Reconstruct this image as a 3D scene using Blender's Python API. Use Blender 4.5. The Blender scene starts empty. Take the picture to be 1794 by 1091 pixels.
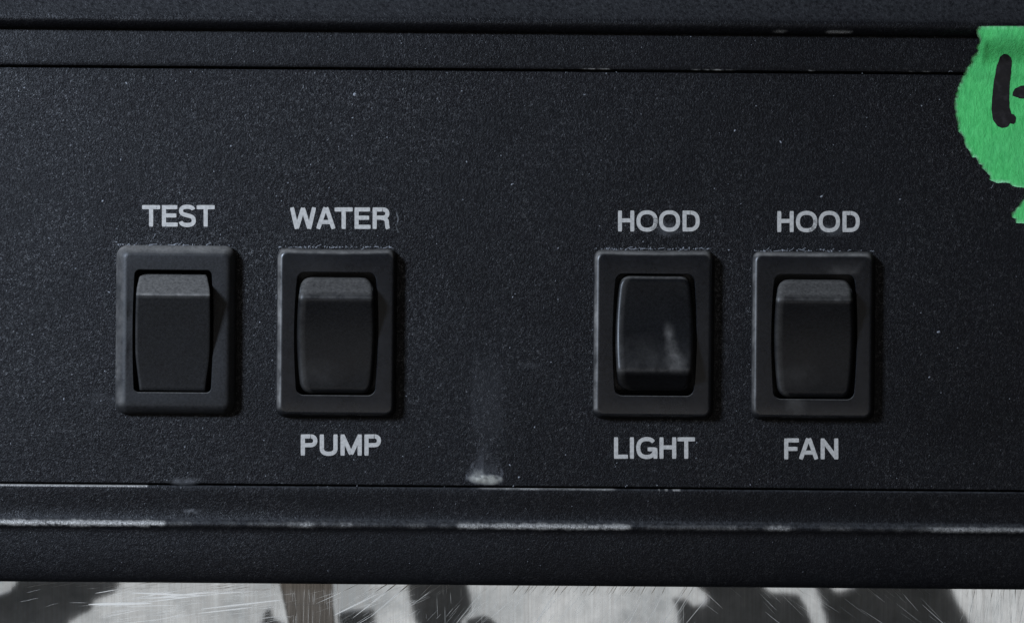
import bpy, math, random
from mathutils import Vector, noise as mnoise
R = random.Random(7)
SC = bpy.context.scene
COL = SC.collection

# ------------------------------------------------------------------ camera
D = 0.40            # camera to panel face, metres
PX = 1e-4           # one photo pixel on the panel face is 0.1 mm
ROLL = 0.008
cam_d = bpy.data.cameras.new('camera')
cam = bpy.data.objects.new('camera', cam_d); COL.objects.link(cam)
cam.location = (0, -D, 0)
cam.rotation_euler = (math.radians(90), -ROLL, 0)
cam_d.sensor_width = 36; cam_d.lens = 36 * D / (1794 * PX)
cam_d.clip_start = 0.01; cam_d.clip_end = 20
SC.camera = cam

# ------------------------------------------------------------------ light
SC.view_settings.view_transform = 'Standard'
SC.view_settings.look = 'None'
SC.view_settings.exposure = 0.0
w = bpy.data.worlds.new('World'); SC.world = w; w.use_nodes = True
w.node_tree.nodes['Background'].inputs[0].default_value = (0.95, 0.96, 1.0, 1)
w.node_tree.nodes['Background'].inputs[1].default_value = 0.035

def area(name, loc, target, sx, sy, power, col):
    d = bpy.data.lights.new(name, 'AREA'); d.shape = 'RECTANGLE'
    d.size = sx; d.size_y = sy; d.energy = power; d.color = col
    o = bpy.data.objects.new(name, d); COL.objects.link(o)
    o.location = loc
    o.rotation_euler = (Vector(target) - Vector(loc)).to_track_quat('-Z', 'Y').to_euler()
    return o
area('window_light', (-0.50, -0.40, 0.245), (0, 0, 0), 0.11, 0.15, 8.4, (0.68, 0.80, 1.0))
area('front_fill', (-0.10, -1.30, -0.34), (0, 0, -0.05), 1.7, 0.44, 1.75, (1.0, 0.965, 0.94))  # fill lamp added behind the camera so the steel has brightness to mirror
SC.cycles.use_denoising = True
SC.cycles.max_bounces = 6

# ------------------------------------------------------------------ helpers
def unroll(u, v):
    """photo pixel -> panel pixel (x right, y down, about the picture centre)"""
    u -= 897; v -= 545.5
    return u + v * ROLL, v - u * ROLL

def pt(X, Y, o=0.0):
    """panel pixel + height above the panel face in mm -> world point"""
    k = (D - o * 1e-3) / D * PX
    return (X * k, -o * 1e-3, -Y * k)

def ph(u, v, o=0.0):
    return pt(*unroll(u, v), o)

def link(name, verts, faces, mat, parent=None, smooth=False, attrs=None):
    me = bpy.data.meshes.new(name)
    me.from_pydata(verts, [], faces); me.update()
    if smooth:
        for p in me.polygons: p.use_smooth = True
    if attrs:
        for k, vals in attrs.items():
            a = me.attributes.new(k, 'FLOAT', 'POINT')
            a.data.foreach_set('value', vals)
    me.materials.append(mat)
    o = bpy.data.objects.new(name, me); COL.objects.link(o)
    if parent: o.parent = parent
    return o

def recalc(o, sharp=None):
    import bmesh
    bm = bmesh.new(); bm.from_mesh(o.data)
    bmesh.ops.recalc_face_normals(bm, faces=bm.faces)
    bm.to_mesh(o.data); bm.free()
    if sharp is not None:
        try: o.data.set_sharp_from_angle(angle=math.radians(sharp))
        except Exception: pass

def fbm(x, y, s, oct=4, seed=0.0):
    v = 0; a = 1; t = 0
    for i in range(oct):
        v += a * mnoise.noise(Vector((x * s + seed, y * s - seed, seed * 1.7 + i * 9))); t += a
        a *= .55; s *= 2.0
    return v / t

def sm(a, b, x):
    t = max(0, min(1, (x - a) / (b - a))) if a != b else float(x > a)
    return t * t * (3 - 2 * t)

# ------------------------------------------------------------------ materials
def new_mat(name):
    m = bpy.data.materials.new(name); m.use_nodes = True
    nt = m.node_tree
    return m, nt, nt.nodes['Principled BSDF']

def nd(nt, kind, **kw):
    n = nt.nodes.new(kind)
    for k, v in kw.items():
        if k.startswith('i_'): n.inputs[k[2:].replace('_', ' ')].default_value = v
        else: setattr(n, k, v)
    return n

def math_n(nt, op, a, b=None, clamp=False):
    n = nt.nodes.new('ShaderNodeMath'); n.operation = op; n.use_clamp = clamp
    for i, v in enumerate((a, b)):
        if v is None: continue
        if isinstance(v, (int, float)): n.inputs[i].default_value = v
        else: nt.links.new(v, n.inputs[i])
    return n.outputs[0]

def ramp(nt, src, p0, p1, c0=(0, 0, 0, 1), c1=(1, 1, 1, 1)):
    n = nt.nodes.new('ShaderNodeValToRGB')
    n.color_ramp.elements[0].position = p0; n.color_ramp.elements[0].color = c0
    n.color_ramp.elements[1].position = p1; n.color_ramp.elements[1].color = c1
    nt.links.new(src, n.inputs[0]); return n.outputs[0]

def mixc(nt, fac, a, b):
    n = nt.nodes.new('ShaderNodeMix'); n.data_type = 'RGBA'
    if isinstance(fac, (int, float)): n.inputs[0].default_value = fac
    else: nt.links.new(fac, n.inputs[0])
    for i, v in ((6, a), (7, b)):
        if isinstance(v, tuple): n.inputs[i].default_value = v
        else: nt.links.new(v, n.inputs[i])
    return n.outputs[2]

def objco(nt, scale=(1, 1, 1), rot=(0, 0, 0)):
    tc = nt.nodes.new('ShaderNodeTexCoord'); mp = nt.nodes.new('ShaderNodeMapping')
    mp.inputs['Scale'].default_value = scale; mp.inputs['Rotation'].default_value = rot
    nt.links.new(tc.outputs['Object'], mp.inputs[0]); return mp.outputs[0]

def noise(nt, co, scale, detail=3, rough=.55, dist=0.0):
    n = nt.nodes.new('ShaderNodeTexNoise')
    n.inputs['Scale'].default_value = scale; n.inputs['Detail'].default_value = detail
    n.inputs['Roughness'].default_value = rough; n.inputs['Distortion'].default_value = dist
    nt.links.new(co, n.inputs['Vector']); return n.outputs[0]

def bump(nt, h, dist, strength, prev=None):
    b = nt.nodes.new('ShaderNodeBump')
    b.inputs['Distance'].default_value = dist; b.inputs['Strength'].default_value = strength
    nt.links.new(h, b.inputs['Height'])
    if prev: nt.links.new(prev, b.inputs['Normal'])
    return b.outputs[0]

def paint_mat(name, base, bstr, wear=False, glint=.75):
    """black powder coat: wrinkled, gritty, slightly glossy"""
    m, nt, p = new_mat(name)
    co = objco(nt)
    n1 = noise(nt, co, 2900, 2, .5, 1.0)
    n0 = noise(nt, co, 2050, 1, .5, 1.2)
    ridge = math_n(nt, 'SUBTRACT', 1.0, math_n(nt, 'MULTIPLY', math_n(nt, 'ABSOLUTE', math_n(nt, 'SUBTRACT', n0, .5)), 9.0), True)
    h = math_n(nt, 'ADD', n1, math_n(nt, 'MULTIPLY', ridge, .22))
    squig = math_n(nt, 'MULTIPLY', ramp(nt, ridge, .55, .95), ramp(nt, noise(nt, co, 1100, 2), .36, .62))
    big = noise(nt, co, 34, 4, .6)
    squig = math_n(nt, 'MULTIPLY', squig, math_n(nt, 'ADD', math_n(nt, 'MULTIPLY', ramp(nt, noise(nt, co, 45, 5, .65, .8), .35, .66), .95), .4))
    tone = ramp(nt, big, .3, .7, (base[0]*.85, base[1]*.8, base[2]*.8, 1), (base[0]*1.25, base[1]*1.25, base[2]*1.25, 1))
    specks = ramp(nt, noise(nt, co, 2600, 1, .5), .70, .80)
    c = mixc(nt, math_n(nt, 'MULTIPLY', specks, .30), tone, (.030, .031, .034, 1))
    c = mixc(nt, math_n(nt, 'MULTIPLY', squig, glint * .33), c, (.018, .018, .020, 1))
    rgh = math_n(nt, 'ADD', math_n(nt, 'MULTIPLY', ramp(nt, noise(nt, co, 26, 5, .62, .6), .32, .68), .11), .42)
    if wear:
        at = nd(nt, 'ShaderNodeAttribute', attribute_name='wear')
        g = noise(nt, co, 2300, 4, .75)
        wf = math_n(nt, 'MULTIPLY', math_n(nt, 'SUBTRACT', at.outputs['Fac'], math_n(nt, 'MULTIPLY', ramp(nt, g, .66, .36), .95)), 1.6, True)
        tc = nt.nodes.new('ShaderNodeTexCoord')
        sep = nt.nodes.new('ShaderNodeSeparateXYZ'); nt.links.new(tc.outputs['Normal'], sep.inputs[0])
        dd = math_n(nt, 'MULTIPLY', ramp(nt, sep.outputs['Z'], .30, .60), math_n(nt, 'MULTIPLY', ramp(nt, noise(nt, co, 1500, 4, .7), .3, .65), .8))
        c = mixc(nt, dd, c, (.046, .046, .047, 1))
        wf = math_n(nt, 'MULTIPLY', wf, math_n(nt, 'ADD', ramp(nt, noise(nt, co, 4200, 2, .7), .36, .62), .30), True)
        c = mixc(nt, wf, c, (.35, .33, .30, 1))
        nt.links.new(math_n(nt, 'MULTIPLY', wf, .35), p.inputs['Metallic'])
    nt.links.new(c, p.inputs['Base Color'])
    nt.links.new(rgh, p.inputs['Roughness'])
    nt.links.new(math_n(nt, 'ADD', math_n(nt, 'MULTIPLY', squig, glint), .165), p.inputs['Specular IOR Level'])
    nt.links.new(bump(nt, h, 1.7e-4, bstr), p.inputs['Normal'])
    return m

def plastic_mat(name, base, rough, dusty, grain=.25, spec=.48):
    """moulded black plastic; settled grey dust on the faces that look up"""
    m, nt, p = new_mat(name)
    co = objco(nt)
    geo = nt.nodes.new('ShaderNodeTexCoord')
    sep = nt.nodes.new('ShaderNodeSeparateXYZ'); nt.links.new(geo.outputs['Normal'], sep.inputs[0])
    up = ramp(nt, sep.outputs['Z'], .36, .74)
    dn = ramp(nt, noise(nt, co, 1900, 5, .75), .12, .80)
    at = nd(nt, 'ShaderNodeAttribute', attribute_name='smudge_and_light')  # real smudges, plus edge highlights painted into the colour
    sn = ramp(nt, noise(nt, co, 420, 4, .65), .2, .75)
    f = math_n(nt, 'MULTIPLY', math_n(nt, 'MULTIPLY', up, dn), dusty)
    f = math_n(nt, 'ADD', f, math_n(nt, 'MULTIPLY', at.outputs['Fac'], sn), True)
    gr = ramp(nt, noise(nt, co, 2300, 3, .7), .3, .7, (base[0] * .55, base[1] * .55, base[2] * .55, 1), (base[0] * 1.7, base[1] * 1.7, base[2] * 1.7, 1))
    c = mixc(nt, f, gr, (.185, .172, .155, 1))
    nt.links.new(c, p.inputs['Base Color'])
    rg = math_n(nt, 'ADD', math_n(nt, 'MULTIPLY', noise(nt, co, 160, 4, .6), .2), rough - .1)
    rg = math_n(nt, 'ADD', rg, math_n(nt, 'MULTIPLY', f, .4), True)
    nt.links.new(rg, p.inputs['Roughness'])
    p.inputs['Specular IOR Level'].default_value = spec
    nt.links.new(bump(nt, noise(nt, co, 2600, 3, .6), 4e-5, grain), p.inputs['Normal'])
    return m

M_PAINT = paint_mat('black_powder_coat', (.0037, .0036, .0042), .62)
M_TRIM = paint_mat('black_powder_coat_trim', (.0036, .0035, .0041), .55, wear=True, glint=.5)
M_BEZ_D = plastic_mat('dusty_black_plastic', (.0105, .0105, .011), .48, .70, .5, .30)
M_BEZ = plastic_mat('black_plastic', (.0045, .0047, .0056), .29, .6, .16)
M_ROCK = plastic_mat('black_rocker_plastic', (.0040, .0040, .0043), .36, .58, .34, .25)
M_ROCK_D = plastic_mat('dusty_rocker_plastic', (.0070, .0070, .0072), .46, .78, .5, .24)

m, nt, p = new_mat('white_print'); M_PRINT = m
co = objco(nt)
nt.links.new(mixc(nt, ramp(nt, noise(nt, co, 1800, 3, .7), .3, .6), (.30, .285, .26, 1), (.45, .425, .385, 1)), p.inputs['Base Color'])
p.inputs['Roughness'].default_value = .6
nt.links.new(bump(nt, noise(nt, co, 1500, 3), 6e-5, .4), p.inputs['Normal'])

m, nt, p = new_mat('green_crepe_tape'); M_TAPE = m
co = objco(nt)
fib = noise(nt, objco(nt, (1, 1, .42), (0, .2, 0)), 1500, 5, .75, .5)
big = noise(nt, co, 130, 4, .6)
c = mixc(nt, ramp(nt, fib, .33, .68), (.048, .40, .095, 1), (.105, .60, .165, 1))
c = mixc(nt, math_n(nt, 'MULTIPLY', ramp(nt, big, .42, .72), .28), c, (.075, .34, .13, 1))
at = nd(nt, 'ShaderNodeAttribute', attribute_name='edge')
c = mixc(nt, math_n(nt, 'MULTIPLY', at.outputs['Fac'], .75), c, (.36, .64, .40, 1))
nt.links.new(c, p.inputs['Base Color'])
p.inputs['Roughness'].default_value = .75
p.inputs['Specular IOR Level'].default_value = .25
nt.links.new(bump(nt, fib, 2.0e-4, .75), p.inputs['Normal'])

m, nt, p = new_mat('black_marker_ink'); M_INK = m
co = objco(nt)
nt.links.new(mixc(nt, ramp(nt, noise(nt, co, 900, 4, .7), .5, .8), (.010, .008, .008, 1), (.030, .026, .026, 1)), p.inputs['Base Color'])
p.inputs['Roughness'].default_value = .5
p.inputs['Specular IOR Level'].default_value = .3

m, nt, p = new_mat('pale_dust'); M_DUST = m
p.inputs['Base Color'].default_value = (.20, .205, .215, 1); p.inputs['Roughness'].default_value = .9

# thin film of grime, its cover given by the mesh attribute 'amount'
m, nt, p = new_mat('dried_grime'); M_GRIME = m
co = objco(nt)
at = nd(nt, 'ShaderNodeAttribute', attribute_name='amount')
at2 = nd(nt, 'ShaderNodeAttribute', attribute_name='cream')
n_ = ramp(nt, noise(nt, co, 800, 4, .7), .25, .7, (.4, .4, .4, 1))
alpha = math_n(nt, 'MULTIPLY', at.outputs['Fac'], n_, True)
nt.links.new(mixc(nt, at2.outputs['Fac'], (.24, .24, .252, 1), (.50, .48, .41, 1)), p.inputs['Base Color'])
nt.links.new(alpha, p.inputs['Alpha']); p.inputs['Roughness'].default_value = .7

m, nt, p = new_mat('scratched_stainless_steel'); M_STEEL = m
co = objco(nt, (1, 1, .02))
br = noise(nt, co, 2600, 4, .7)
blot = noise(nt, objco(nt), 90, 5, .65)
c = mixc(nt, ramp(nt, blot, .32, .68), (.37, .41, .435, 1), (.78, .83, .86, 1))
c = mixc(nt, math_n(nt, 'MULTIPLY', ramp(nt, br, .35, .7), .45), c, (.36, .355, .35, 1))
nt.links.new(c, p.inputs['Base Color']); p.inputs['Metallic'].default_value = 1
nt.links.new(math_n(nt, 'ADD', math_n(nt, 'MULTIPLY', blot, .06), .045), p.inputs['Roughness'])
nt.links.new(bump(nt, br, 2e-5, .07), p.inputs['Normal'])

m, nt, p = new_mat('bright_scratch'); M_SCR = m
p.inputs['Base Color'].default_value = (.82, .77, .68, 1); p.inputs['Metallic'].default_value = .7
p.inputs['Roughness'].default_value = .55

m, nt, p = new_mat('brown_shape'); M_SHAPE = m  # brown of the added shapes mirrored in the steel
co = objco(nt)
nt.links.new(mixc(nt, noise(nt, co, 300, 4), (.32, .255, .20, 1), (.44, .36, .285, 1)), p.inputs['Base Color'])
p.inputs['Roughness'].default_value = .7

# ------------------------------------------------------------------ control panel
PANEL = bpy.data.objects.new('control_panel', None); COL.objects.link(PANEL)
PANEL['label'] = 'black textured metal control panel with four rocker switches and white printed words'
PANEL['category'] = 'control panel'
XW = 1150

# switch table: outer l,r,t,b  opening l,r,t,b  (photo pixels)
SW = [
    dict(o=(203, 413, 430, 726), i=(233, 373, 473, 687), kind='test',
         label='dusty switch under TEST with wide bevelled frame and sharp-edged rocker'),
    dict(o=(484, 695, 434, 731), i=(516, 662, 477, 692), kind='down',
         label='switch between the words WATER and PUMP, bottom pressed in'),
    dict(o=(1039, 1251, 437, 734), i=(1074, 1220, 480, 693), kind='up',
         label='switch between HOOD and LIGHT, the only one with its top pressed in'),
    dict(o=(1316, 1533, 440, 736), i=(1352, 1501, 481, 699), kind='down',
         label='rightmost switch between the words HOOD and FAN, bottom pressed in'),
]
def box(l, r, t, b):
    cx, cy = unroll((l + r) / 2, (t + b) / 2)
    return cx, cy, (r - l) / 2, (b - t) / 2

YT, YB = -420.5, 306.0
holes = []
for s in SW:
    cx, cy, hw, hh = box(*s['i']); holes.append((cx - hw - 6, cx + hw + 6, cy - hh - 6, cy + hh + 6))
xs = sorted({-XW, XW} | {v for h in holes for v in h[:2]})
ys = sorted({YT + 2, YB - 2} | {v for h in holes for v in h[2:]})
vs = []; fs = []
for y in ys:
    for x in xs: vs.append(pt(x, y, 0))
nx = len(xs)
for j in range(len(ys) - 1):
    for i in range(nx - 1):
        mx = (xs[i] + xs[i + 1]) / 2; my = (ys[j] + ys[j + 1]) / 2
        if any(h[0] < mx < h[1] and h[2] < my < h[3] for h in holes): continue
        a = j * nx + i; fs.append((a, a + nx, a + nx + 1, a + 1))
# rolled edges top and bottom
for yy, dy in ((YT + 2, -1), (YB - 2, 1)):
    base = len(vs)
    for k in range(3):
        y = yy + dy * (0, 1.4, 2.0)[k]; o = (0, -.06, -1.8)[k]
        vs.append(pt(-XW, y, o)); vs.append(pt(XW, y, o))
    for k in range(2):
        a = base + 2 * k; fs.append((a, a + 1, a + 3, a + 2))
face = link('face_panel', vs, fs, M_PAINT, PANEL); recalc(face)

def profile_strip(name, prof, mat, wear=None, tilt=0.0, n=460):
    """sheet-metal moulding: profile (Y px, o mm) swept along X"""
    vs = []; fs = []; wr = []
    m = len(prof)
    for i in range(n + 1):
        X = -XW + 2 * XW * i / n
        for (Y, o) in prof:
            vs.append(pt(X, Y + tilt * X, o + .02 * fbm(X, Y, .012, 2)))
            wr.append(wear(X, Y) if wear else 0.0)
    for i in range(n):
        for j in range(m - 1):
            a = i * m + j; fs.append((a, a + 1, a + m + 1, a + m))
    o = link(name, vs, fs, mat, PANEL, True, {'wear': wr}); recalc(o, 50)
    return o

# upper band and the overhanging rounded lip
def seg(X, a, b, soft=8): return sm(a, a + soft, X) * (1 - sm(b - soft, b, X))
def wear_top(X, Y):
    if Y > -428: 
        u = X + 897
        return .75 * max(.8 * seg(u, 960, 985), seg(u, 1010, 1085, 20), .9 * seg(u, 1195, 1295, 25), .6 * seg(u, 1400, 1425), .5 * seg(u, 1585, 1635, 20)) * sm(-.15, .35, fbm(X, 0, .06, 4)) * sm(-426.5, -425, Y)
    return 0.0
profile_strip('upper_band', [(-500, -1.0), (-498, .1), (-490, .25), (-450, .25), (-432, .25), (-427.5, .22), (-425, .1), (-424, -.3), (-423.5, -1.6)], M_TRIM, wear_top)
def wear_lip(X, Y):
    u = X + 897
    return .5 * sm(4, 0, abs(Y + 494)) * max(seg(u, 1440, 1492, 14), .6 * seg(u, 1350, 1375))
profile_strip('upper_lip', [(-487, -.6), (-487.2, .4), (-488.2, .85), (-490.5, 1.2), (-494, 1.65), (-497.5, 2.0), (-501, 2.28), (-504, 2.42), (-507, 2.46), (-510, 2.42), (-514, 2.27), (-519, 2.0), (-530, 1.35), (-545, .4), (-580, -2.0), (-640, -6.5), (-700, -11)], M_TRIM, wear_lip, tilt=0.001)

# lower moulding with its raised, worn bend
def wear_low(X, Y):
    u = X + 897
    w_ = 0.0
    if Y < 316:       # bare metal on the cut edge under the seam
        e = max(seg(u, -300, 262, 4) * 1.0, .55 * seg(u, 835, 1085, 20) * (.4 + .6 * sm(-.1, .3, fbm(X, 1, .02))), .8 * seg(u, 1135, 1195, 4) * sm(.0, .15, fbm(X, 3, .05)))
        w_ = max(w_, 1.5 * e * (1 - sm(309.6, 312.2, Y)))
    if 366 < Y < 386:
        band = 1 - sm(1.0, 6.5 + 4 * fbm(X, 6, .11, 3), abs(Y - 375.5 - 2.2 * fbm(X, 5, .05)))
        e = max(1.0 * seg(u, -400, 296, 10), .55 * seg(u, 515, 562, 24), .22 * seg(u, 400, 700, 60) * sm(-.1, .3, fbm(X, 2, .03)),
                .72 * seg(u, 800, 1112, 14), .40 * seg(u, 1335, 1395, 20), .20 * seg(u, 1150, 1330, 40) * sm(-.1, .3, fbm(X, 2, .03)), .42 * seg(u, 1600, 2200, 60), .10 * sm(-.2, .3, fbm(X, 9, .02)))
        w_ = max(w_, 1.25 * e * band * (.66 + 1.0 * fbm(X, Y * 2, .13, 4) + .5 * fbm(X, 0, .012, 2, 3)))
    return w_
low = [(308.5, -2.0), (308.7, .05), (309.5, .28), (311, .42), (313, .48), (317, .50), (324, .47), (335, .36), (348, .26), (358, .26)]
low += [(364, .40), (367, .56), (369.5, .78), (371.5, 1.00), (373.5, 1.20), (375.5, 1.32), (377.5, 1.36), (380, 1.30), (382.5, 1.16), (385, 1.02), (388, .92), (393, .88)]
low += [(405, .93), (420, .94), (438, .86), (455, .66), (466, .44), (473, .20), (477, -.1), (478.8, -.6), (479.4, -1.3), (479.5, -9)]
profile_strip('lower_moulding', low, M_TRIM, wear_low, n=1150)

# back of the housing, so that nothing shows through the seams
vs = [pt(-XW, -640, -9), pt(XW, -640, -9), pt(XW, 478, -3), pt(-XW, 478, -3)]
vs = [pt(-XW, -520, -2.2), pt(XW, -520, -2.2), pt(XW, 476, -2.2), pt(-XW, 476, -2.2)]
# (cut round the switch wells)
vs = []; fs = []
xs2 = xs; ys2 = sorted({-520, 476} | {v for h in holes for v in h[2:]})
for y in ys2:
    for x in xs2: vs.append(pt(x, y, -2.4))
for j in range(len(ys2) - 1):
    for i in range(nx - 1):
        mx = (xs2[i] + xs2[i + 1]) / 2; my = (ys2[j] + ys2[j + 1]) / 2
        if any(h[0] < mx < h[1] and h[2] < my < h[3] for h in holes): continue
        a = j * nx + i; fs.append((a, a + nx, a + nx + 1, a + 1))
link('backing_plate', vs, fs, M_TRIM, PANEL, False, {'wear': [0.0] * len(vs)})

# ------------------------------------------------------------------ switches
def ring(cx, cy, hw, hh, r, barrel=0.0, na=7, ns=9):
    """rounded rectangle, always the same number of points"""
    out = []
    def add(x, y):
        f = 1 - (y / hh) ** 2 if hh else 0
        out.append((cx + x + (1 if x > 0 else -1) * barrel * max(0, f), cy + y))
    cs = [(hw - r, -hh + r, -90), (hw - r, hh - r, 0), (-hw + r, hh - r, 90), (-hw + r, -hh + r, 180)]
    for q in range(4):
        x0, y0, a0 = cs[q]
        for k in range(na):
            a = math.radians(a0 + 90 * k / (na - 1))
            add(x0 + r * math.cos(a), y0 + r * math.sin(a))
        x1, y1, a1 = cs[(q + 1) % 4]
        a = math.radians(a0 + 90); sx, sy = x0 + r * math.cos(a), y0 + r * math.sin(a)
        b = math.radians(a1); ex, ey = x1 + r * math.cos(b), y1 + r * math.sin(b)
        for k in range(1, ns):
            t = k / ns; add(sx + (ex - sx) * t, sy + (ey - sy) * t)
    return out

def blob(x, y, cx, cy, rx, ry):
    return max(0, 1 - ((x - cx) / rx) ** 2 - ((y - cy) / ry) ** 2)

for si, s in enumerate(SW):
    test = s['kind'] == 'test'
    cx, cy, hw, hh = box(*s['o']); ix, iy, iw, ih = box(*s['i'])
    H = 2.3 if test else 2.0
    rings = []
    # outer wall, edge, front face, opening, well
    if test:
        for d_, o_ in ((0, -.02), (0, .55), (1.0, .85), (3.5, 1.25), (7, 1.65), (10.5, 1.98), (13.5, 2.18), (16, 2.27), (19, H)):
            rings.append((ring(cx, cy, hw - d_, hh - d_, max(4, 20 - d_ * .75)), o_))
    else:
        for d_, o_ in ((0, -.02), (1.6, .7), (3.2, 1.25), (4.6, 1.60), (6.0, 1.80), (7.6, 1.92), (9.4, 1.98), (11.5, H)):
            rings.append((ring(cx, cy, hw - d_, hh - d_, 17 - d_ * .7), o_))
    rings.append((ring(ix, iy, iw + 6, ih + 5, 12, 5), H - .02))
    bz = 3 if test else 6
    ib = 3 if test else 5
    rings.append((ring(ix, iy, iw - ib + 1.2, ih + 1.2, 9 if test else 13, ib), H - .03))
    rings.append((ring(ix, iy, iw - ib, ih, 8 if test else 12, ib), H - .16))
    rings.append((ring(ix, iy, iw - ib, ih, 8 if test else 12, ib), -6))
    vs = []; fs = []; sg = []
    for rg_i, (rg, o) in enumerate(rings):
        for (x, y) in rg:
            if not test and rg_i < len(rings) - 4 and y < cy - hh * .5: y += (2.6, 2.6, 1.6, 1.2)[si] * (1 - ((x - cx) / hw) ** 2)
            vs.append(pt(x, y, o)); v = 0.0
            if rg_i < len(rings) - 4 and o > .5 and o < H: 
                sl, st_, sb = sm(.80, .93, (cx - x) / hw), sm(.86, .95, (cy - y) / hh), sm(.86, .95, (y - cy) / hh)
                k_ = max((.55 if test else 1.0) * sl * (1 - sb), (.45 if test else .58) * st_, .06)  # lamp-facing left and top frame edges painted paler
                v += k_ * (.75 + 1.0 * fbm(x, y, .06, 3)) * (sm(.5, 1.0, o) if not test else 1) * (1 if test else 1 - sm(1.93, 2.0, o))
            u_, v_ = x + 897, y + 545.5
            if si == 3: v += .35 * blob(u_, v_, 1392, 708, 22, 16) + .30 * blob(u_, v_, 1480, 465, 40, 14)
            if si == 2: v += .25 * blob(u_, v_, 1145, 712, 26, 10)
            sg.append(v)
    n = len(rings[0][0])
    for k in range(len(rings) - 1):
        for i in range(n):
            j = (i + 1) % n
            fs.append((k * n + i, k * n + j, (k + 1) * n + j, (k + 1) * n + i))
    fs.append(tuple((len(rings) - 1) * n + i for i in range(n)))
    bezel = link('rocker_switch', vs, fs, M_BEZ_D if test else M_BEZ, PANEL, True, {'smudge_and_light': sg})
    recalc(bezel, 35); bezel['label'] = s['label']

    # rocker: profile stations from top to bottom (Y from opening centre, o mm, half width px)
    if test:
        edge_o, y_top, y_edge, y_bot = 5.0, -ih + 8, -ih + 43, ih - 2
        prof = [(y_top - 1, -5), (y_top - .8, .6), (y_top, 1.0), (y_top + 4, 1.55)]
        for k in range(1, 6): prof.append((y_top + 4 + (y_edge - 5 - y_top - 4) * k / 5, 1.55 + (edge_o - .35 - 1.55) * k / 5))
        prof += [(y_edge - 2.2, edge_o - .12), (y_edge, edge_o), (y_edge + 2.5, edge_o - .02)]
        for k in range(1, 33):
            t = k / 32; y = y_edge + 2.5 + (y_bot - y_edge - 5) * t
            prof.append((y, 1.75 + (edge_o - .02 - 1.75) * ((1 - t) ** 1.25)))
        prof += [(y_bot - .8, 1.62), (y_bot, 1.3), (y_bot, -5)]
        rr, rc = 2.2, 4
    else:
        edge_o, y_top, y_edge, y_bot = 4.5, -ih + 10, -ih + 40, ih - 3
        prof = [(y_top - 1.5, -5), (y_top - 1.2, .5), (y_top, 1.3), (y_top + 3, 1.9)]
        for k in range(1, 6): prof.append((y_top + 3 + (y_edge - 9 - y_top - 3) * k / 5, 1.9 + (edge_o - .95 - 1.9) * k / 5))
        prof += [(y_edge - 6, edge_o - .62), (y_edge - 3, edge_o - .36), (y_edge, edge_o - .18), (y_edge + 3.5, edge_o - .05), (y_edge + 7, edge_o), (y_edge + 11, edge_o - .08)]
        for k in range(1, 33):
            t = k / 32; y = y_edge + 11 + (y_bot - y_edge - 18) * t
            prof.append((y, 1.9 + (edge_o - .08 - 1.9) * ((1 - t) ** 2.0)))
        prof += [(y_bot - 4, 1.72), (y_bot - 2, 1.5), (y_bot - .6, 1.15), (y_bot, .6), (y_bot, -5)]
        rr, rc = 6.5, 20
    flip = s['kind'] == 'up'
    cols = 41
    vs = []; fs = []; sg = []
    ylo = prof[1][0]; yhi = prof[-2][0]
    for (y, o) in prof:
        t = y / ih
        wd = iw - 4.0 - (ib + (0 if test else 3)) * t * t
        e = min(y - ylo, yhi - y)
        if e < rc: wd -= rc * .8 * (1 - math.sqrt(max(0, 1 - (1 - max(0, e) / rc) ** 2)))
        if test: wd -= 5 * sm(.3, 1.0, t) + 5 * sm(-.62, -1.0, t)
        r_mm = rr * .1
        row = [(-wd, min(o, -5)), (-wd, o - r_mm * 1.6), (-wd + rr * .12, o - r_mm * .85), (-wd + rr * .45, o - r_mm * .32), (-wd + rr, o - r_mm * .05)]
        inner = [(-wd + rr) + (2 * wd - 2 * rr) * k / (cols - 1) for k in range(1, cols - 1)]
        row += [(x, o - .10 * (1 - (x / wd) ** 2) * (0 if test else 1)) for x in inner]
        row += [(-x, q) for (x, q) in row[4::-1]]
        for (x, q) in row:
            yy = -y if flip else y
            X, Y = ix + x, iy + yy
            vs.append(pt(X, Y, max(q, -5)))
            u_, v_ = X + 897, Y + 545.5; v = 0.0
            if flip:
                c_ = 1166 + (v_ - 560) * .22 + 5 * fbm(u_, v_, .05); v = .50 * sm(0, 1, 1 - abs(u_ - c_ - 2) / (13 + 17 * sm(590, 645, v_))) * sm(556, 585, v_) * (1 - sm(638, 656, v_)) + .09 * sm(575, 640, v_) * (1 - sm(645, 656, v_)) + .30 * max(0, 1 - abs(y - y_edge - 5) / 3.5) * (.5 + 1.5 * fbm(X, Y, .10, 3)) + .04 * blob(u_, v_, 1120, 615, 50, 40)  # whitish scuff streak, plus painted sheen and highlight on the lower lip
            elif not test:
                v = .07 * blob(u_, v_, ix + 897 - 30, iy + 545 + 70, 50, 30)
            if not flip: v += (1.7 if test else .5) * max(0, 1 - abs(y - y_edge - (0 if test else 3)) / (3 if test else 5)) * (.8 + .8 * fbm(X, Y, .08, 3))  # highlight line painted along the rocker's raised edge
            v += .16 * max(0, 1 - (abs(x) - wd + rr * 1.2) ** 2 / (rr * 1.2) ** 2) * (x < 0)  # bright left edge painted in as a highlight
            sg.append(v)
    n = len(row); L = len(prof)
    for k in range(L - 1):
        for i in range(n - 1):
            fs.append((k * n + i, k * n + i + 1, (k + 1) * n + i + 1, (k + 1) * n + i))
    rk = link('rocker', vs, fs, M_ROCK_D if test else M_ROCK, bezel, True, {'smudge_and_light': sg})
    recalc(rk, 40)

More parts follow.
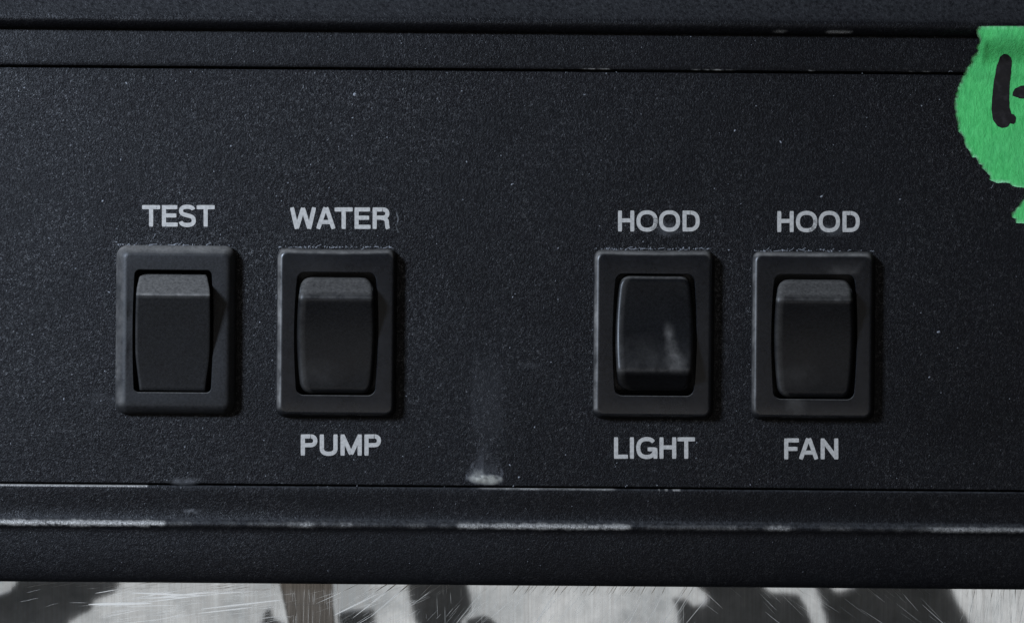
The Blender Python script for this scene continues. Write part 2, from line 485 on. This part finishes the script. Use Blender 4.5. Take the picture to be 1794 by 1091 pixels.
# ------------------------------------------------------------------ printed words
def arc(cx, cy, rx, ry, a0, a1, n=14):
    out = []
    for k in range(n + 1):
        a = math.radians(a0 + (a1 - a0) * k / n); c, q = math.cos(a), math.sin(a)
        e = 2 / 2.35
        out.append((cx + rx * math.copysign(abs(c) ** e, c), cy + ry * math.copysign(abs(q) ** e, q)))
    return out
S = .094   # half stroke, cap height = 1
def glyph(ch):
    h = S
    if ch == 'T': return .76, [[(0, 1 - h), (.76, 1 - h)], [(.38, 1 - h), (.38, 0)]]
    if ch == 'E': return .66, [[(h, 1), (h, 0)], [(h, 1 - h), (.66, 1 - h)], [(h, .52), (.62, .52)], [(h, h), (.68, h)]]
    if ch == 'F': return .60, [[(h, 1), (h, 0)], [(h, 1 - h), (.62, 1 - h)], [(h, .50), (.56, .50)]]
    if ch == 'L': return .60, [[(h, 1), (h, 0)], [(h, h), (.61, h)]]
    if ch == 'I': return 2 * h, [[(h, 1), (h, 0)]]
    if ch == 'H': return .74, [[(h, 1), (h, 0)], [(.74 - h, 1), (.74 - h, 0)], [(h, .53), (.74 - h, .53)]]
    if ch == 'N': return .75, [[(h, 1), (h, 0)], [(.75 - h, 1), (.75 - h, 0)], [(h * .95, .94), (.75 - h * .95, .06)]]
    if ch == 'M': return .88, [[(h, 1), (h, 0)], [(.88 - h, 1), (.88 - h, 0)], [(h, .95), (.44, .06)], [(.44, .06), (.88 - h, .95)]]
    if ch == 'W': return 1.12, [[(h, 1), (.30, 0)], [(.30, .02), (.56, .98)], [(.56, .98), (.82, .02)], [(.82, 0), (1.12 - h, 1)]]
    if ch == 'A': return .84, [[(h, 0), (.40, 1)], [(.44, 1), (.84 - h, 0)], [(.20, .32), (.64, .32)]]
    if ch == 'U': return .74, [[(h, 1), (h, .32)] + arc(.37, .33, .37 - h, .33 - h * .9, 180, 360) + [(.74 - h, 1)]]
    if ch == 'O': return .96, [arc(.48, .5, .48 - h, .5 - h + .012, 90, 450, 34)]
    if ch == 'D': return .78, [[(h, 1), (h, 0)], [(h, 1 - h), (.36, 1 - h)] + arc(.34, .5, .44 - h, .5 - h, 90, -90, 18) + [(h, h)]]
    if ch == 'P': return .68, [[(h, 1), (h, 0)], [(h, 1 - h), (.42, 1 - h)] + arc(.40, .70, .29 - h, .30 - h, 90, -90, 12) + [(h, .40 + h)]]
    if ch == 'R': return .72, [[(h, 1), (h, 0)], [(h, 1 - h), (.44, 1 - h)] + arc(.42, .715, .30 - h, .285 - h, 90, -90, 12) + [(h, .43 + h)],
                              [(.40, .50), (.53, .47), (.60, .38), (.615, .2), (.635, .06), (.66, 0)]]
    if ch == 'G': return .90, [arc(.46, .5, .46 - h, .5 - h + .012, 38, 345, 28), [(.50, .44), (.87, .44)], [(.84, .50), (.84, 0)]]
    if ch == 'S':
        pts = arc(.36, .735, .265, .19, 12, 180, 12) + [(.11, .66), (.155, .60), (.24, .56), (.36, .525), (.48, .49), (.575, .445), (.625, .38)] \
            + arc(.36, .275, .278, .20, 15, -172, 16)
        return .72, [pts]
KERN = {'TE': .07, 'ES': .06, 'ST': .04, 'WA': -.02, 'AT': -.05, 'ER': .10, 'PU': .09, 'UM': .10, 'MP': .09, 'HO': .09, 'OO': .05, 'OD': .10, 'LI': .09,
        'IG': .09, 'GH': .11, 'HT': .05, 'FA': .0, 'AN': .07}
def word(text, l, r, t, b):
    """strokes of even width, laid 20 micrometres proud of the paint"""
    polys = []; x = 0
    for k, ch in enumerate(text):
        wd, st = glyph(ch)
        for s_ in st: polys.append([(x + a, c) for a, c in s_])
        x += wd + (KERN.get(text[k:k + 2], .07) if k < len(text) - 1 else 0)
    total = x
    cap = b - t; sx = (r - l) / total
    vs = []; fs = []; lift = 0
    for pl in polys:
        P = [(l + a * sx, b - c * cap) for a, c in pl]
        hwid = S * (sx + cap) / 2 * .98
        # resample so that the printed edge can wobble a little
        Q = [P[0]]
        for a, c in zip(P, P[1:]):
            dd = math.hypot(c[0] - a[0], c[1] - a[1]); n = max(1, int(dd / 3.0))
            for q in range(1, n + 1): Q.append((a[0] + (c[0] - a[0]) * q / n, a[1] + (c[1] - a[1]) * q / n))
        lift += 1; base = len(vs)
        m = len(Q)
        for i, q in enumerate(Q):
            a = Q[max(0, i - 1)]; c = Q[min(m - 1, i + 1)]
            if math.hypot(Q[0][0] - Q[-1][0], Q[0][1] - Q[-1][1]) < .01:
                a = Q[i - 1] if i > 0 else Q[-2]; c = Q[i + 1] if i < m - 1 else Q[1]
            dx, dy = c[0] - a[0], c[1] - a[1]; dl = math.hypot(dx, dy) or 1
            nxn, nyn = -dy / dl, dx / dl
            closed = math.hypot(Q[0][0] - Q[-1][0], Q[0][1] - Q[-1][1]) < .01
            endk = .86 if (i in (0, m - 1) and not closed) else 1.0
            for sd in (1, -1):
                jit = .24 * fbm(q[0] + sd * 40, q[1], .16, 3, lift * .7)
                vs.append(ph(q[0] + nxn * hwid * sd * endk + jit * nxn, q[1] + nyn * hwid * sd * endk + jit * nyn, .02 + .0015 * lift))
        for i in range(m - 1):
            a = base + 2 * i; fs.append((a, a + 1, a + 3, a + 2))
    o = link('lettering', vs, fs, M_PRINT, PANEL)
    # make every face look out of the panel
    for p_ in o.data.polygons:
        if p_.normal.y > 0: p_.flip()
    o['label'] = 'white printed word ' + text
    return o
word('TEST', 249, 376, 359.5, 397)
word('WATER', 507.5, 682.5, 363.5, 401)
word('PUMP', 526.5, 667.5, 760.5, 797.5)
o1 = word('HOOD', 1082.5, 1226, 369, 405.5); o1['label'] = 'white printed word HOOD above the LIGHT switch'
o2 = word('HOOD', 1361.5, 1506.5, 370, 406.5); o2['label'] = 'white printed word HOOD above the FAN switch'
word('LIGHT', 1075.5, 1217.5, 765.5, 803)
word('FAN', 1373.5, 1469, 767.5, 804)

# ------------------------------------------------------------------ grime, dust, lint
def film(name, l, r, t, b, fn, lump=0.0, o=.03, n=48):
    vs = []; fs = []; am = []; cr = []
    for j in range(n + 1):
        for i in range(n + 1):
            u = l + (r - l) * i / n; v = t + (b - t) * j / n
            a, c = fn(u, v); am.append(a); cr.append(c)
            vs.append(ph(u, v, o + lump * max(0, a) * c * (.6 + .8 * abs(fbm(u, v, .09)))))
    for j in range(n):
        for i in range(n):
            a = j * (n + 1) + i; fs.append((a, a + n + 1, a + n + 2, a + 1))
    return link(name, vs, fs, M_GRIME, PANEL, True, {'amount': am, 'cream': cr})
def drip(u, v):
    wob = 9 * fbm(u, v, .04, 3)
    crust = blob(u + wob, v + wob * .4, 853, 840, 31, 10) ** .5 * sm(-.55, .05, fbm(u, v, .10, 4, 3))
    crust = max(crust, .55 * blob(u + wob, v + wob, 836, 830, 15, 15) * sm(-.25, .2, fbm(u, v, .12, 4, 6)))
    halfw = 15 + 15 * sm(785, 830, v) + 4 * fbm(u, v, .03, 2, 9)
    d_ = abs(u - 850 + wob)
    line = max(0, 1 - abs(d_ - halfw) / 3.0) * sm(792, 822, v) * (1 - sm(838, 847, v)) * .5 * sm(-.15, .25, fbm(u, v, .09, 3, 8))
    haze = (1 - sm(halfw - 14, halfw + 3, d_)) * sm(755, 830, v) * (1 - sm(838, 847, v)) * .13 * (.7 + 1.2 * fbm(u, v, .05, 3, 2) + .8 * (u < 848))
    return max(0, min(1, crust * .72 + line + max(0, haze))), min(1, crust * 1.2)
r_ = film('dried_residue', 800, 905, 740, 849, drip, .5); r_['label'] = 'cream crust of dried drip at the bottom seam'
def streak(u, v):
    return .045 * (1 - sm(18, 34, abs(u - 852 + 6 * fbm(u, v, .02)))) * sm(600, 680, v) * (1 - sm(735, 800, v)), 0
film('drip_streak', 790, 915, 590, 805, streak, 0, .025)
def smear(cx, cy, rx, ry, k):
    return lambda u, v: (k * blob(u + 5 * fbm(u, v, .05), v, cx, cy, rx, ry) * sm(-.4, .3, fbm(u, v, .07, 4, 5)), .1)
for (cx, cy, rx, ry, k) in ((1172, 402, 26, 14, .22), (1465, 402, 40, 14, .16), (325, 842, 40, 8, .28), (175, 700, 40, 14, .12), (925, 640, 28, 7, .10)):
    film('smear', cx - rx - 8, cx + rx + 8, cy - ry - 6, cy + ry + 6, smear(cx, cy, rx, ry, k), 0, .026, 26)
def low_smear(u, v): return .45 * blob(u + 4 * fbm(u, v, .05), v, 338, 895, 18, 6) * sm(-.3, .3, fbm(u, v, .1)), .1
film('smear', 310, 366, 885, 905, low_smear, 0, .40, 24)
def scr(u, v):
    c = 696 + 1.5 * math.sin(v * .25)
    return .6 * max(0, 1 - abs(u - c) / 1.6) * sm(368, 374, v) * (1 - sm(402, 410, v)) * sm(-.35, .1, fbm(u, v, .08)), .1
film('scuff', 688, 704, 364, 412, scr, 0, .026, 32)

vs = []; fs = []
def fleck(u, v, o, sz, lon=1.0):
    b = len(vs); n = R.randint(4, 6); a0 = R.random() * 6.3; ca, sa = math.cos(a0), math.sin(a0)
    for k in range(n):
        a = 6.283 * k / n; rr = sz * R.uniform(.5, 1.2)
        x, y = rr * math.cos(a) * lon, rr * math.sin(a)
        vs.append(ph(u + x * ca - y * sa, v + x * sa + y * ca, o))
    vs.append(ph(u, v, o + .05 * sz))
    for k in range(n): fs.append((b + n, b + k, b + (k + 1) % n))
def hair(u, v, o, length, ang, curl=0.0):
    b = len(vs); n = 6
    for k in range(n + 1):
        vs.append(ph(u, v - .35, o)); vs.append(ph(u, v + .35, o + .02))
        u += math.cos(ang) * length / n; v += math.sin(ang) * length / n; ang += curl + R.uniform(-.3, .3)
        o = max(o, .05) + R.uniform(-.01, .02)
    for k in range(n):
        a = b + 2 * k; fs.append((a, a + 1, a + 3, a + 2))
for k in range(520):
    u = R.uniform(-20, 1814); v = R.uniform(140, 840)
    if any(s['o'][0] - 4 < u < s['o'][1] + 4 and s['o'][2] - 4 < v < s['o'][3] + 4 for s in SW): continue
    if u > 1660 and v < 400: continue
    if R.random() < (u / 1794) * .55: continue
    fleck(u, v, .03, abs(R.gauss(0, .75)) + .35, R.choice((1, 1, 1.8)))
for k in range(70):
    fleck(R.uniform(-20, 1814), R.choice((R.uniform(62, 112), R.uniform(862, 900))), .42, R.uniform(.4, 1.1))
for k in range(60):
    fleck(R.uniform(-20, 1814), R.uniform(940, 1005), 1.0, R.uniform(.3, .9))
for k in range(26):
    fleck(R.uniform(0, 1794), R.choice((850, 853, 126)) + R.uniform(-2, 3), .40, R.uniform(.5, 1.3), 2)
# lint caught along the top edges of the switch frames
for si, s in enumerate(SW):
    l, r, t, b = s['o']
    for k in range(150 if si else 90):
        u = R.uniform(l + 4, r - 4); v = t - abs(R.gauss(0, 1.5))
        if R.random() > sm(-.35, .3, fbm(u, t, .03, 3, si)): continue
        fleck(u, v, R.uniform(.05, 1.4), R.uniform(.3, 1.35), R.choice((1, 2)))
    for k in range(14):
        hair(R.uniform(l + 6, r - 8), t - R.uniform(0, 2), R.uniform(.1, 1.0), R.uniform(4, 11), R.uniform(-.7, .4) + (3.1 if R.random() < .5 else 0), R.uniform(-.2, .2))
    for k in range(22):
        fleck(l - abs(R.gauss(0, 1.6)), R.uniform(t + 5, b - 5), R.uniform(.05, .8), R.uniform(.3, .9))
    for k in range(7):
        fleck(R.uniform(s['i'][0] + 15, s['i'][1] - 15), R.uniform(s['i'][2] + 60, s['i'][3] - 20), 4.6 if False else 3.9, R.uniform(.3, .6)) if False else None
for (u, v, L, a, c) in ((472, 447, 16, .4, .1), (268, 418, 10, -1.2, .2), (655, 433, 14, -.3, .2), (1662, 126, 9, -.5, .3), (1740, 322, 9, 1.7, .2), (1070, 436, 14, .1, .1)):
    hair(u, v, .2, L, a, c)
dust = link('dust', vs, fs, M_DUST, PANEL); dust['kind'] = 'stuff'

# ------------------------------------------------------------------ green tape
top = [(1900, 46)] + [(1900 - k * 6, 46 + .8 * fbm(k, 0, .7)) for k in range(1, 31)]
left = [(1713, 47), (1711, 52), (1710, 58), (1713, 64), (1715, 70), (1715, 76), (1711, 80), (1710, 85), (1713, 89), (1708, 95), (1702, 99), (1701, 105), (1701, 110),
        (1696, 115), (1692, 121), (1690, 127), (1686, 133), (1684, 138), (1682, 145), (1678, 152), (1677, 158), (1674, 164), (1673, 172), (1672, 180), (1671, 190), (1674, 194), (1673, 201),
        (1675, 207), (1677, 215), (1678, 224), (1679, 231), (1684, 235), (1688, 241), (1689, 250), (1692, 258), (1697, 263), (1700, 269), (1703, 276), (1710, 276), (1713, 283), (1716, 288), (1721, 289),
        (1720, 294), (1725, 299), (1731, 305), (1735, 309), (1733, 315), (1740, 318), (1747, 321), (1756, 320), (1768, 321), (1774, 326), (1782, 328), (1792, 329), (1799, 330)]
low_ = [(1803, 334), (1800, 338), (1794, 341), (1795, 347), (1789, 353), (1784, 360), (1779, 364), (1778, 368), (1772, 374), (1773, 381), (1779, 383), (1780, 391), (1790, 391), (1803, 392), (1830, 396), (1860, 400), (1900, 398)]
outline = top + left + low_
# finer tears
fine = []
for a, c in zip(outline, outline[1:]):
    dd = math.hypot(c[0] - a[0], c[1] - a[1]); n = max(1, int(dd / 2.0))
    for q in range(n):
        t = q / n; x = a[0] + (c[0] - a[0]) * t; y = a[1] + (c[1] - a[1]) * t
        j = 3.6 * fbm(x, y, .36, 3) if y > 48 and x < 1890 else 0
        fine.append((x + j, y + j * .5))
fine.append(outline[-1])
import bmesh
from mathutils.geometry import delaunay_2d_cdt
pts2 = [Vector(q) for q in fine]; ne = len(pts2)
edges = [(i, (i + 1) % ne) for i in range(ne)]
extra = []
def inside(x, y):
    c = False; j = ne - 1
    for i in range(ne):
        xi, yi = fine[i]; xj, yj = fine[j]
        if (yi > y) != (yj > y) and x < (xj - xi) * (y - yi) / (yj - yi) + xi: c = not c
        j = i
    return c
def edist(x, y): return min(math.hypot(x - a, y - b) for a, b in fine[25:])
yy = 49
while yy < 396:
    xx = 1674 + (2.5 if int(yy) % 2 else 0)
    while xx < 1898:
        jx, jy = xx + R.uniform(-1, 1), yy + R.uniform(-1, 1)
        if inside(jx, jy) and edist(jx, jy) > 2.0: extra.append(Vector((jx, jy)))
        xx += 5
    yy += 5
cv, ce, cf, *_ = delaunay_2d_cdt(pts2 + extra, edges, [], 1, 1e-6)
def tape_o(u, v):
    X, Y = unroll(u, v)
    # the tape bridges the lip, the band and the seam
    base = .10 + .30 * (1 - sm(-428, -405, Y)) + 2.75 * (1 - sm(-492, -436, Y)) - .25 * (1 - sm(-512, -502, Y))
    base += .06 * fbm(u, v, .03, 3) + .035 * fbm(u, v, .14, 3, 4)
    base += .22 * max(0, 1 - abs(u - 1722 + (v - 100) * .12) / 6) * sm(62, 80, v) * (1 - sm(100, 125, v))     # a fold
    return base
vs = []; ed = []
for q in cv:
    e = edist(q.x, q.y)
    lift = .10 * max(0, 1 - e / 7) * sm(-.15, .35, fbm(q.x, q.y, .05, 2, 2))
    vs.append(ph(q.x, q.y, tape_o(q.x, q.y) + lift)); ed.append((1 - sm(.5, 4.5, e)) * sm(-.5, .25, fbm(q.x, q.y, .12)))
tape_faces = [tuple(f) for f in cf]
nb = len(vs)
for q in cv:
    vs.append(ph(q.x, q.y, tape_o(q.x, q.y) - .06)); ed.append(.6)
tape = link('masking_tape', vs, tape_faces, M_TAPE, None, True, {'edge': ed})
for p_ in tape.data.polygons:
    if p_.normal.y > 0: p_.flip()
rim = [(i, (i + 1) % ne) for i in range(ne)]
me = tape.data
bm = bmesh.new(); bm.from_mesh(me); bm.verts.ensure_lookup_table()
for f in list(bm.faces):
    bm.faces.new([bm.verts[v.index + nb] for v in reversed(f.verts)])
bl = [e for e in bm.edges if len(e.link_faces) == 1 and e.verts[0].index < nb]
for e in bl:
    a, b = e.verts[0].index, e.verts[1].index
    bm.faces.new([bm.verts[a], bm.verts[b], bm.verts[b + nb], bm.verts[a + nb]])
bm.to_mesh(me); bm.free()
tape['label'] = 'torn piece of green tape with black marker strokes at the right'
tape['category'] = 'tape'

def marker(line, wid):
    """a felt-pen stroke lying on the tape"""
    P = []
    for a, c in zip(line, line[1:]):
        n = 12
        for q in range(n): P.append((a[0] + (c[0] - a[0]) * q / n, a[1] + (c[1] - a[1]) * q / n, a[2] + (c[2] - a[2]) * q / n))
    P.append(line[-1]); m = len(P); vs = []; fs = []; cols = 7
    for i, (x, y, h) in enumerate(P):
        a = P[max(0, i - 1)]; c = P[min(m - 1, i + 1)]
        dx, dy = c[0] - a[0], c[1] - a[1]; dl = math.hypot(dx, dy)
        nx_, ny_ = -dy / dl, dx / dl
        for k in range(cols):
            s_ = (k / (cols - 1) * 2 - 1) * (h + .8 * fbm(x, y, .1, 3, k * 0 + (1 if k > 3 else 5)))
            u, v = x + nx_ * s_, y + ny_ * s_
            vs.append(ph(u, v, tape_o(u, v) + .035 + .0))
    for i in range(m - 1):
        for k in range(cols - 1):
            a = i * cols + k; fs.append((a, a + 1, a + cols + 1, a + cols))
    o = link('marker_stroke', vs, fs, M_INK, tape, True)
    for p_ in o.data.polygons:
        if p_.normal.y > 0: p_.flip()
    return o
marker([(1765, 96, 2), (1764, 98, 7), (1762, 104, 11), (1759, 118, 13), (1755, 145, 14.2), (1753, 170, 15), (1753, 192, 16), (1756, 205, 17), (1760, 214, 14.5), (1763, 219, 10), (1765, 222, 2)], 14)
marker([(1768, 199, 1), (1771, 204, 6), (1773, 208, 7), (1773, 213, 6), (1772, 217, 3)], 6)
marker([(1774, 168, .5), (1777, 166, 5), (1782, 163.5, 9), (1790, 162, 11.5), (1800, 161, 12), (1830, 160, 12), (1842, 160, 9), (1846, 160, 2)], 12)

# ------------------------------------------------------------------ steel sheet below the panel
SO = -2.6
def band_mesh(l, r, t, b, o): return [pt(l, t, o), pt(r, t, o), pt(r, b, o), pt(l, b, o)], [(0, 3, 2, 1)]
vs, fs = band_mesh(-XW - 400, XW + 400, 440, 1500, SO)
steel = link('steel_sheet', vs, fs, M_STEEL)
steel['label'] = 'scratched stainless steel sheet showing in a strip below the black panel'
steel['category'] = 'steel sheet'
vs = []; fs = []
def scratch(u, v, ang, L, wdt, bow=0.0):
    b = len(vs); n = 8; lift = R.uniform(.005, .03)
    x, y = u - math.cos(ang) * L / 2, v - math.sin(ang) * L / 2
    ang -= bow * n / 2
    for k in range(n + 1):
        h = wdt * (math.sin(math.pi * (k + .15) / (n + .3)) ** .6) * R.uniform(.7, 1.1)
        nx_, ny_ = -math.sin(ang), math.cos(ang)
        vs.append(ph(x + nx_ * h, y + ny_ * h, SO + lift)); vs.append(ph(x - nx_ * h, y - ny_ * h, SO + lift))
        x += math.cos(ang) * L / n; y += math.sin(ang) * L / n; ang += bow
    for k in range(n):
        a = b + 2 * k; fs.append((a, a + 2, a + 3, a + 1))
# long strokes of cleaning scratches: near level at the left, steeper to the right
k = 0
while k < 2000:
    u = R.uniform(-60, 1860); v = R.uniform(1000, 1120); f = 1.0
    if u < 200: a = -R.gauss(9, 4); m_ = .18; f = .7
    elif u < 478: a = -R.gauss(9, 3); m_ = 1
    elif u < 592: a = -R.gauss(18, 6); m_ = .10; f = .7
    elif u < 730: a = -R.gauss(27, 6); m_ = .7
    elif 712 < u < 826: a = -R.gauss(45, 5); m_ = .15; f = .6
    elif u < 1190: a = -R.gauss(50 + (u - 900) * .02, 5); m_ = .7
    elif u < 1690: a = R.gauss(42, 5); m_ = .22; f = .6
    else: a = R.gauss(98, 6); m_ = .8
    # scratches come in bundles of near-parallel strokes
    nb_ = R.choice((1, 1, 2, 3, 5)); k += nb_
    if R.random() > m_: continue
    for q in range(nb_):
        big = R.random() < .06
        scratch(u + R.gauss(0, 14), v + R.gauss(0, 7), math.radians(a + R.gauss(0, 2)), R.uniform(50, 120) if big else R.uniform(10, 60), (R.uniform(.4, .8) if big else R.uniform(.07, .26)) * f, R.uniform(-.008, .008))
for k in range(130):
    scratch(R.choice((R.uniform(200, 1200), R.uniform(480, 600), R.uniform(1690, 1800))), R.uniform(1010, 1100), math.radians(R.gauss(90, 3)), R.uniform(10, 50), R.uniform(.08, .22))
for (u, v, a, L, w_) in ((210, 1057, -1, 110, 2.6), (620, 1060, -26, 110, 1.2), (665, 1045, -38, 120, 1.1), (690, 1045, -40, 110, 1.0), (955, 1065, -58, 100, 1.4), (1000, 1062, -50, 90, .9), (915, 1045, -55, 60, .8), (1110, 1075, -62, 60, 1.2)):
    scratch(u, v, math.radians(a), L, w_)
for k in range(8):
    scratch(R.uniform(200, 440), R.uniform(1030, 1095), math.radians(-R.gauss(5, 3)), R.uniform(60, 150), R.uniform(.8, 1.8))
sc_ = link('scratch_marks', vs, fs, M_SCR, steel); sc_['kind'] = 'stuff'
for p_ in sc_.data.polygons:
    if p_.normal.y > 0: p_.flip()

# brown metallic film patch with its own brushed grain
m, nt, p = new_mat('brown_film'); M_BROWN = m
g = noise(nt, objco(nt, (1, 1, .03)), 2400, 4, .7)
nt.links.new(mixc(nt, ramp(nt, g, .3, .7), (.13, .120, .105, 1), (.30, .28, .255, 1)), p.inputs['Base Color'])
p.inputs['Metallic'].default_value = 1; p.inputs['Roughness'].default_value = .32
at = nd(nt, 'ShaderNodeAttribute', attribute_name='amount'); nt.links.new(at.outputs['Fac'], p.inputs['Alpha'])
vs = []; fs = []; am = []
NU, NV = 60, 50
for j in range(NV + 1):
    for i in range(NU + 1):
        u = 470 + 150 * i / NU; v = 1000 + 110 * j / NV
        vs.append(ph(u, v, SO + .012))
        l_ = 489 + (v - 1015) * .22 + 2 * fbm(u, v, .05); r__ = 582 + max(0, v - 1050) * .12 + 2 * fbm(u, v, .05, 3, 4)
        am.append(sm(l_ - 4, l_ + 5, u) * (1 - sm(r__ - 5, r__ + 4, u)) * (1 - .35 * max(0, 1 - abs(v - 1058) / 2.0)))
for j in range(NV):
    for i in range(NU):
        a = j * (NU + 1) + i; fs.append((a, a + NU + 1, a + NU + 2, a + 1))
link('brown_patch', vs, fs, M_BROWN, steel, False, {'amount': am})

# dark shapes added out of view, cut for their mirrored outlines in the steel
SHAPES = bpy.data.objects.new('reflection_shapes', None); COL.objects.link(SHAPES)
SHAPES['label'] = 'added unseen dark shapes whose blurred reflections darken the steel strip'
SHAPES['category'] = 'reflection shape'
Q0, Q1 = 35.0, 39.0
def mirrored(u, v, q):
    """panel pixel that the mirror image of a point at height q appears at -> the point itself"""
    X, Y = unroll(u, v)
    k = (D + (-2 * SO + q) * 1e-3) / D * PX
    return (X * k, -q * 1e-3, -Y * k)
def dark_shape(poly, mat=M_SHAPE):
    rough = []
    for a, c in zip(poly, poly[1:] + poly[:1]):
        n = max(1, int(math.hypot(c[0] - a[0], c[1] - a[1]) / 6))
        for q in range(n):
            x, y = a[0] + (c[0] - a[0]) * q / n, a[1] + (c[1] - a[1]) * q / n
            rough.append((x + 4.5 * fbm(x, y, .07, 4), y + (3.5 * fbm(x, y, .07, 4, 5) if y > 1015 else 0)))
    poly = rough
    n = len(poly)
    c = sum(a for a, b in poly) / n, sum(b for a, b in poly) / n
    vs = [mirrored(u, v, Q0) for u, v in poly] + [(lambda p_: (p_[0], -Q1 * 1e-3, p_[2]))(mirrored(u, v, Q0)) for u, v in poly]
    fs = [tuple(range(n)), tuple(range(2 * n - 1, n - 1, -1))] + [(i, (i + 1) % n, (i + 1) % n + n, i + n) for i in range(n)]
    o = link('dark_shape', vs, fs, mat, SHAPES); recalc(o)
    return o
dark_shape([(30, 1011), (27, 1022), (18, 1036), (-5, 1043), (-120, 1060), (-120, 1200), (60, 1200), (118, 1090), (155, 1070), (158, 1054), (198, 1040), (204, 1025), (204, 1011)])
dark_shape([(592, 1076), (610, 1072), (652, 1069), (656, 1092), (668, 1200), (602, 1200)])
dark_shape([(463, 1070), (470, 1066), (474, 1085), (500, 1100), (512, 1200), (440, 1200), (446, 1096), (460, 1088)])
dark_shape([(712, 1011), (714, 1030), (720, 1060), (730, 1095), (745, 1200), (806, 1200), (806, 1092), (824, 1066), (826, 1052), (815, 1020), (812, 1011)])
dark_shape([(816, 1089), (838, 1083), (852, 1082), (872, 1096), (890, 1200), (808, 1200)])
dark_shape([(1222, 1011), (1221, 1026), (1242, 1046), (1236, 1060), (1216, 1066), (1206, 1052), (1178, 1050), (1186, 1066), (1190, 1095), (1200, 1200), (1450, 1200), (1422, 1088), (1410, 1058), (1402, 1044), (1352, 1041), (1340, 1028), (1338, 1011)])
dark_shape([(1424, 1011), (1434, 1035), (1450, 1085), (1480, 1200), (1760, 1200), (1704, 1095), (1680, 1060), (1668, 1030), (1664, 1011), (1500, 1011), (1496, 1030), (1478, 1040), (1466, 1040), (1456, 1026), (1456, 1011)])
